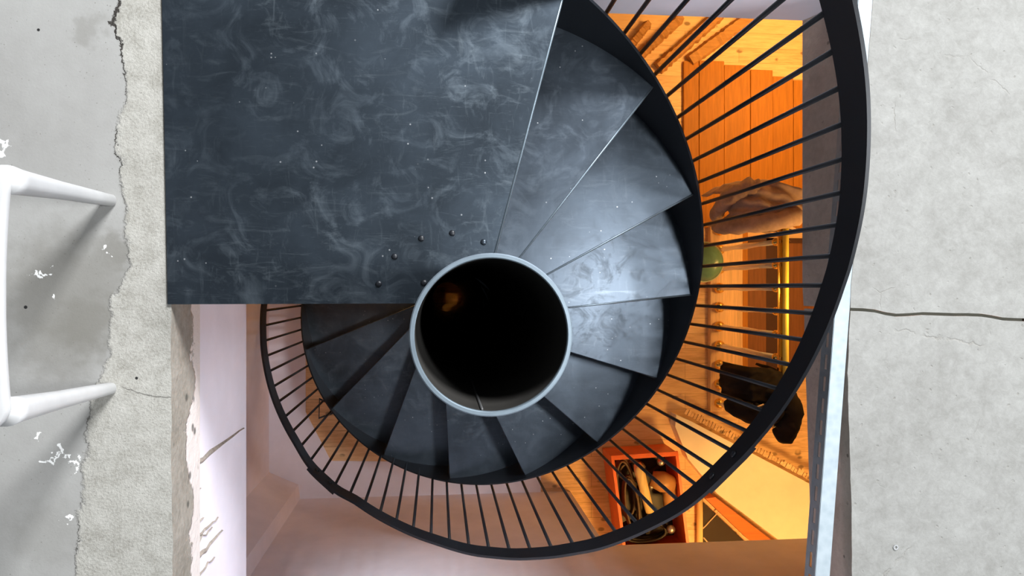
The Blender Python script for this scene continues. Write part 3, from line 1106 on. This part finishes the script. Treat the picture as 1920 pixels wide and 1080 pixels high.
def drape(bm, path, halfw, drop, seed, folds=7, amp=0.012, th=0.012, na=44, nb=46):
    """cloth laid over a ridge line: falls away on both sides in deep folds"""
    path = [Vector(p) for p in path]

    def pt(t):
        f_ = t * (len(path) - 1)
        i = min(int(f_), len(path) - 2)
        return path[i].lerp(path[i + 1], f_ - i)
    g = []
    for i in range(na + 1):
        t = i / na
        c = pt(t)
        d = (pt(min(1, t + 0.02)) - pt(max(0, t - 0.02))).normalized()
        sd = Vector((-d.y, d.x, 0)).normalized()
        row = []
        for j in range(nb + 1):
            u = 2 * j / nb - 1
            k = abs(u)
            wv = halfw * (1 + 0.18 * noise.noise((t * 3, seed, 0)))
            lat = math.copysign(wv * math.sin(min(1, k * 1.25) * PI / 2), u)
            dz = -drop * max(0, k - 0.35) ** 1.3 - 0.35 * wv * (1 - math.cos(min(1, k * 1.25) * PI / 2))
            ph = folds * PI * (u * 0.9 + 0.55 * t) + 2.2 * noise.noise((t * 4, u * 2, seed))
            f = amp * math.sin(ph) + amp * 0.9 * noise.noise((t * 7, u * 6, seed + 5))
            end = min(1, min(t, 1 - t) / 0.12)
            p = c + sd * (lat * (0.72 + 0.28 * end)) + Vector((0, 0, dz + f - 0.05 * (1 - end) ** 2)) + sd * math.copysign(f * 0.6 * k, u)
            row.append(bm.verts.new(p))
        g.append(row)
    for a_, b_ in zip(g, g[1:]):
        for j in range(nb):
            bm.faces.new((a_[j], a_[j + 1], b_[j + 1], b_[j]))
    bmesh.ops.recalc_face_normals(bm, faces=bm.faces)
    bmesh.ops.solidify(bm, geom=bm.faces[:], thickness=th)


def roll(bm, pts, rad, seed, amp=0.18, n=18):
    """stuffed sleeve: a tube with wrinkles across it"""
    pts = [Vector(p) for p in pts]
    m_ = 26
    rings = []
    for i in range(m_ + 1):
        f_ = i / m_ * (len(pts) - 1)
        k = min(int(f_), len(pts) - 2)
        c = pts[k].lerp(pts[k + 1], f_ - k)
        r_ = rad[k] + (rad[k + 1] - rad[k]) * (f_ - k)
        e = min(1, min(i, m_ - i) / 3 + 0.35)
        d = (pts[k + 1] - pts[k]).normalized()
        a_ = d.cross(Vector((0, 0, 1))).normalized()
        b_ = a_.cross(d)
        ring = []
        for q in range(n):
            th = q * 2 * PI / n
            w_ = 1 + amp * math.sin(i * 1.5 + 3 * noise.noise((math.cos(th), math.sin(th), seed))) * (0.5 + 0.5 * math.sin(th + seed)) + amp * noise.noise((math.cos(th) * 1.5, math.sin(th) * 1.5, i * 0.35 + seed))
            ring.append(bm.verts.new(c + (a_ * math.cos(th) + b_ * math.sin(th)) * (r_ * w_ * e)))
        rings.append(ring)
    loft(bm, rings)


coat = thing('coat', (1.60, 0.40, -2.05), 'crumpled taupe coat hung over the end of the brass railing', 'coat')
bm = BM()
drape(bm, [(1.41, 0.41, -1.84), (1.52, 0.425, -1.775), (1.64, 0.42, -1.755), (1.78, 0.385, -1.77)], 0.105, 0.50, 2.0, folds=6, amp=0.014)
obj('body', bm, M['coat'], coat, True)
bm = BM()
roll(bm, [(1.74, 0.345, -1.77), (1.63, 0.325, -1.765), (1.52, 0.305, -1.79), (1.42, 0.295, -1.86), (1.37, 0.30, -1.98)], [0.045, 0.047, 0.042, 0.036, 0.03], 3.0)
obj('sleeve', bm, M['coat'], coat, True)
bm = BM()
roll(bm, [(1.55, 0.485, -1.80), (1.47, 0.48, -1.81), (1.40, 0.44, -1.84), (1.385, 0.39, -1.93), (1.40, 0.35, -2.05)], [0.04, 0.042, 0.038, 0.034, 0.03], 7.0)
obj('sleeve', bm, M['coat'], coat, True)

jk = thing('dark_jacket', (1.56, -0.55, -2.1), 'dark jacket bundled over the railing end beside the plank floor', 'jacket')
bm = BM()
drape(bm, [(1.565, -0.385, -1.79), (1.56, -0.47, -1.765), (1.555, -0.56, -1.775)], 0.125, 0.40, 11.0, folds=4, amp=0.010)
obj('body', bm, M['black_cloth'], jk, True)
bm = BM()
roll(bm, [(1.385, -0.555, -1.86), (1.43, -0.575, -1.80), (1.50, -0.60, -1.785), (1.58, -0.60, -1.78), (1.64, -0.57, -1.80)], [0.034, 0.046, 0.05, 0.05, 0.04], 5.0, 0.10)
obj('sleeve', bm, M['black_cloth'], jk, True)
bm = BM()
roll(bm, [(1.66, -0.50, -1.80), (1.685, -0.58, -1.785), (1.675, -0.66, -1.80), (1.655, -0.745, -1.83)], [0.045, 0.056, 0.058, 0.046], 9.0, 0.16)
obj('sleeve', bm, M['black_cloth'], jk, True)
bm = BM()
tube(bm, [(1.425, -0.535, -1.755), (1.455, -0.553, -1.735), (1.49, -0.557, -1.730), (1.52, -0.545, -1.728)], 0.004, 6)
obj('piping', bm, M['wire'], jk, True, label='thin pale piping')

# round green shade on a slim stand
lp_ = at(1322, 491, 3.6)
st = thing('round_shade', (lp_.x, lp_.y, FL), 'round sea-green shade on a slim stand, half hidden behind the stair stringer', 'shade')
bm = BM()
lathe(bm, [(0.015, 0.05), (0.05, 0.045), (0.08, 0.028), (0.095, 0.0), (0.098, -0.03), (0.09, -0.06), (0.02, -0.07)], (lp_.x, lp_.y, lp_.z), 40)
obj('shade', bm, M['green'], st, True)
bm = BM()
lathe(bm, [(0.097, -0.014), (0.103, -0.014), (0.103, -0.026), (0.097, -0.026)], (lp_.x, lp_.y, lp_.z), 40, closed=True)
obj('edge_ring', bm, M['pale_edge'], st, True, label='pale rim of the shade')
bm = BM()
tube(bm, [(lp_.x, lp_.y, FL + 0.02), (lp_.x, lp_.y, lp_.z - 0.06)], 0.012, 12)
obj('stand', bm, M['gold'], st, True)
bm = BM()
lathe(bm, [(0.10, 0), (0.10, 0.015), (0.03, 0.025)], (lp_.x, lp_.y, FL), 32)
obj('foot', bm, M['gold'], st, 'auto')

# ---------------------------------------------------------------- cream panel, timber strip, dark panel and pole at the lower right
zf = FL


def ground(px, py, z):
    return at(px, py, 1.6 - z)


def flat_poly(name, pix, z0, z1, mat, label, cat, bev=0.003):
    bm = BM()
    prism(bm, [tuple(ground(x, y, z1)[:2]) for x, y in pix], z0, z1)
    bevel(bm, bev, 1)
    return tag(obj(name, bm, mat), label, cat)


flat_poly('cream_sheet', [(1268, 778), (1296, 790), (1520, 908), (1620, 962), (1590, 1090), (1470, 1020), (1345, 926), (1290, 860), (1266, 800)], zf, zf + 0.10, M['cream'],
          'large cream sheet lying below the ragged edge of the plank floor', 'sheet')
flat_poly('timber_strip', [(1323, 935), (1341, 932), (1463, 1025), (1533, 1080), (1493, 1082), (1406, 1014)], zf, zf + 0.085, M['red_wood'],
          'reddish timber strip along the edge of the cream sheet', 'timber')
dp = thing('framed_board', ground(1370, 1000, zf), 'dark board with pale cords lying beside the reddish timber strip', 'board')
bm = BM()
prism(bm, [tuple(ground(x, y, zf + 0.03)[:2]) for x, y in ((1319, 942), (1399, 1018), (1450, 1064), (1319, 1064))], zf, zf + 0.03)
obj('sheet', bm, M['dark_panel'], dp)
bm = BM()
tube(bm, [ground(1318, 991, zf + 0.035), ground(1347, 960, zf + 0.035)], 0.004, 6)
tube(bm, [ground(1319, 1008, zf + 0.035), ground(1328, 1018, zf + 0.035)], 0.004, 6)
obj('cord', bm, M['wire'], dp, label='thin pale cord')
bm = BM()
a, b = ground(1312, 925, zf + 0.03), ground(1312, 1060, zf + 0.03)
tube(bm, [a, b], 0.019, 12)
tag(obj('pale_pole', bm, M['stick'], smooth=True), 'pale wooden pole lying between the crate and the dark panel', 'pole')
# ragged plank ends along the cream sheet
bm = BM()
a, b = ground(1283, 775, zf + 0.11), ground(1530, 906, zf + 0.11)
d = (b - a).normalized()
nn = Vector((-d.y, d.x, 0))
if nn.y < 0:
    nn = -nn
m_ = 46
for k in range(m_):
    t0, t1 = k / m_, (k + 0.86) / m_
    ln = 0.018 + 0.016 * random.random()
    p0, p1 = a + (b - a) * t0, a + (b - a) * t1
    pts = [p0 - nn * 0.002 * random.random(), p1 - nn * 0.006 * random.random(), p1 + nn * ln, p0 + nn * ln * 1.2]
    prism(bm, [(p.x, p.y) for p in pts], zf + 0.10, zf + 0.112 + 0.006 * random.random())
tag(obj('splintered_edging', bm, M['pine']), 'splintered pale wood edging along the top of the cream sheet', 'edging', kind='stuff')

# ---------------------------------------------------------------- orange crate with tools
zc_ = zf + 0.24
c0, c1, c2, c3 = [ground(x, y, zc_) for x, y in ((1148, 858), (1268, 850), (1290, 1030), (1172, 1042))]
cr_ = thing('crate', (1.17, -1.15, FL), 'orange-red plastic crate full of cables and tools in the low opening', 'crate')


def wall_seg(bm, p, q, z0, z1, th):
    d = (q - p)
    l = d.length
    m0 = (p + q) / 2
    box(bm, (m0.x, m0.y, (z0 + z1) / 2), (l + th, th, z1 - z0), math.atan2(d.y, d.x))


cs = [c0, c1, c2, c3]
cen = (c0 + c1 + c2 + c3) / 4
for i in range(4):
    bm = BM()
    p, q = cs[i], cs[(i + 1) % 4]
    wall_seg(bm, p, q, zf + 0.008, zc_, 0.010)
    obj('side_wall', bm, M['red_plastic'], cr_)
bm = BM()
prism(bm, [(p.x, p.y) for p in cs], zf, zf + 0.012)
obj('bottom', bm, M['cable_b'], cr_, label='dark crate bottom')
bm = BM()
rg = []
for k_, z in ((1.045, zc_ - 0.004), (1.045, zc_ + 0.010), (0.955, zc_ + 0.010), (0.955, zc_ - 0.004)):
    rg.append([bm.verts.new(((p - cen) * k_ + cen).to_2d().to_3d() + Vector((0, 0, z))) for p in cs])
loft(bm, rg + [rg[0]], caps=False)
obj('lip', bm, M['red_plastic'], cr_)


def inside(u, v):
    return c0 + (c1 - c0) * u + (c3 - c0) * v


cab_lab = ['thin brown cable looped near the top edge of the crate', 'dark cable bundled along the crate side below the handle', 'brown cable coiled at the left of the crate', 'second brown cable looped over the coil in the crate', 'dark cable strands beside the wooden handle', 'black cable heaped at the front of the crate']
for i, (u0, v0, ru_, rv_, mt, turns) in enumerate(((0.36, 0.20, 0.22, 0.10, 'cable', 3), (0.50, 0.62, 0.10, 0.24, 'cable_b', 4), (0.20, 0.36, 0.14, 0.30, 'cable', 5), (0.24, 0.52, 0.11, 0.28, 'cable', 4), (0.62, 0.16, 0.26, 0.09, 'cable_b', 3), (0.45, 0.84, 0.38, 0.10, 'cable_b', 5))):
    bm = BM()
    pts = []
    for k in range(turns * 22):
        a = k * 2 * PI / 22
        w_ = 1 + 0.25 * noise.noise((k * 0.11, i * 9.0, 0))
        p = inside(u0 + ru_ * w_ * math.cos(a) * (1 - 0.1 * k / 22 / turns), v0 + rv_ * w_ * math.sin(a))
        z = zf + (0.10, 0.06, 0.10, 0.155, 0.05, 0.08)[i] + 0.012 * (k / 22) + 0.012 * noise.noise((k * 0.2, i * 4.0, 1))
        pts.append((p.x, p.y, z))
    tube(bm, pts, 0.0075 if mt == 'cable' else 0.009, 7)
    tag(obj('cable', bm, M[mt], smooth=True), cab_lab[i], 'cable', 'cables in the orange crate')
bm = BM()
a, b = inside(0.40, 0.10), inside(0.50, 0.60)
tube(bm, [(a.x, a.y, zc_ - 0.045), (a.x + (b.x - a.x) * .1, a.y + (b.y - a.y) * .1, zc_ - 0.03), (b.x, b.y, zc_ - 0.04)], [0.022, 0.03, 0.024], 10)
tag(obj('wooden_handle', bm, M['stick'], smooth=True), 'pale wooden tool handle lying on the cables in the crate', 'handle')
tool = thing('power_tool', inside(0.75, 0.45) + Vector((0, 0, 0)), 'tan power tool with a bright collar in the orange crate', 'tool')
bm = BM()
p, q = inside(0.62, 0.28), inside(0.92, 0.34)
tube(bm, [(p.x, p.y, zc_ - 0.08), ((p.x + q.x) / 2, (p.y + q.y) / 2, zc_ - 0.06), (q.x, q.y, zc_ - 0.07)], [0.045, 0.06, 0.05], 16)
obj('body', bm, M['tan'], tool, True)
bm = BM()
p, q = inside(0.90, 0.34), inside(0.86, 0.60)
tube(bm, [(p.x, p.y, zc_ - 0.08), (q.x, q.y, zc_ - 0.10)], [0.045, 0.035], 14)
obj('grip', bm, M['tan'], tool, True)
bm = BM()
p = inside(0.62, 0.33)
q = inside(0.56, 0.38)
tube(bm, [(p.x, p.y, zc_ - 0.07), (q.x, q.y, zc_ - 0.075)], [0.022, 0.014], 12)
obj('collar', bm, M['chrome'], tool, True, label='bright metal collar')
for (u, v, r, lb) in ((0.78, 0.10, 0.022, 'shiny metal knob at the top corner of the crate'), (0.70, 0.62, 0.018, 'shiny metal fitting beside the tan power tool'), (0.80, 0.80, 0.024, 'bright metal fitting at the front of the crate')):
    p = inside(u, v)
    bm = BM()
    lathe(bm, [(r * 0.7, -0.02), (r, -0.008), (r, 0.006), (r * 0.6, 0.018), (r * 0.25, 0.022)], (p.x, p.y, zc_ - 0.05), 16)
    tag(obj('metal_fitting', bm, M['chrome'], smooth=True), lb, 'fitting', 'metal fittings in the orange crate')
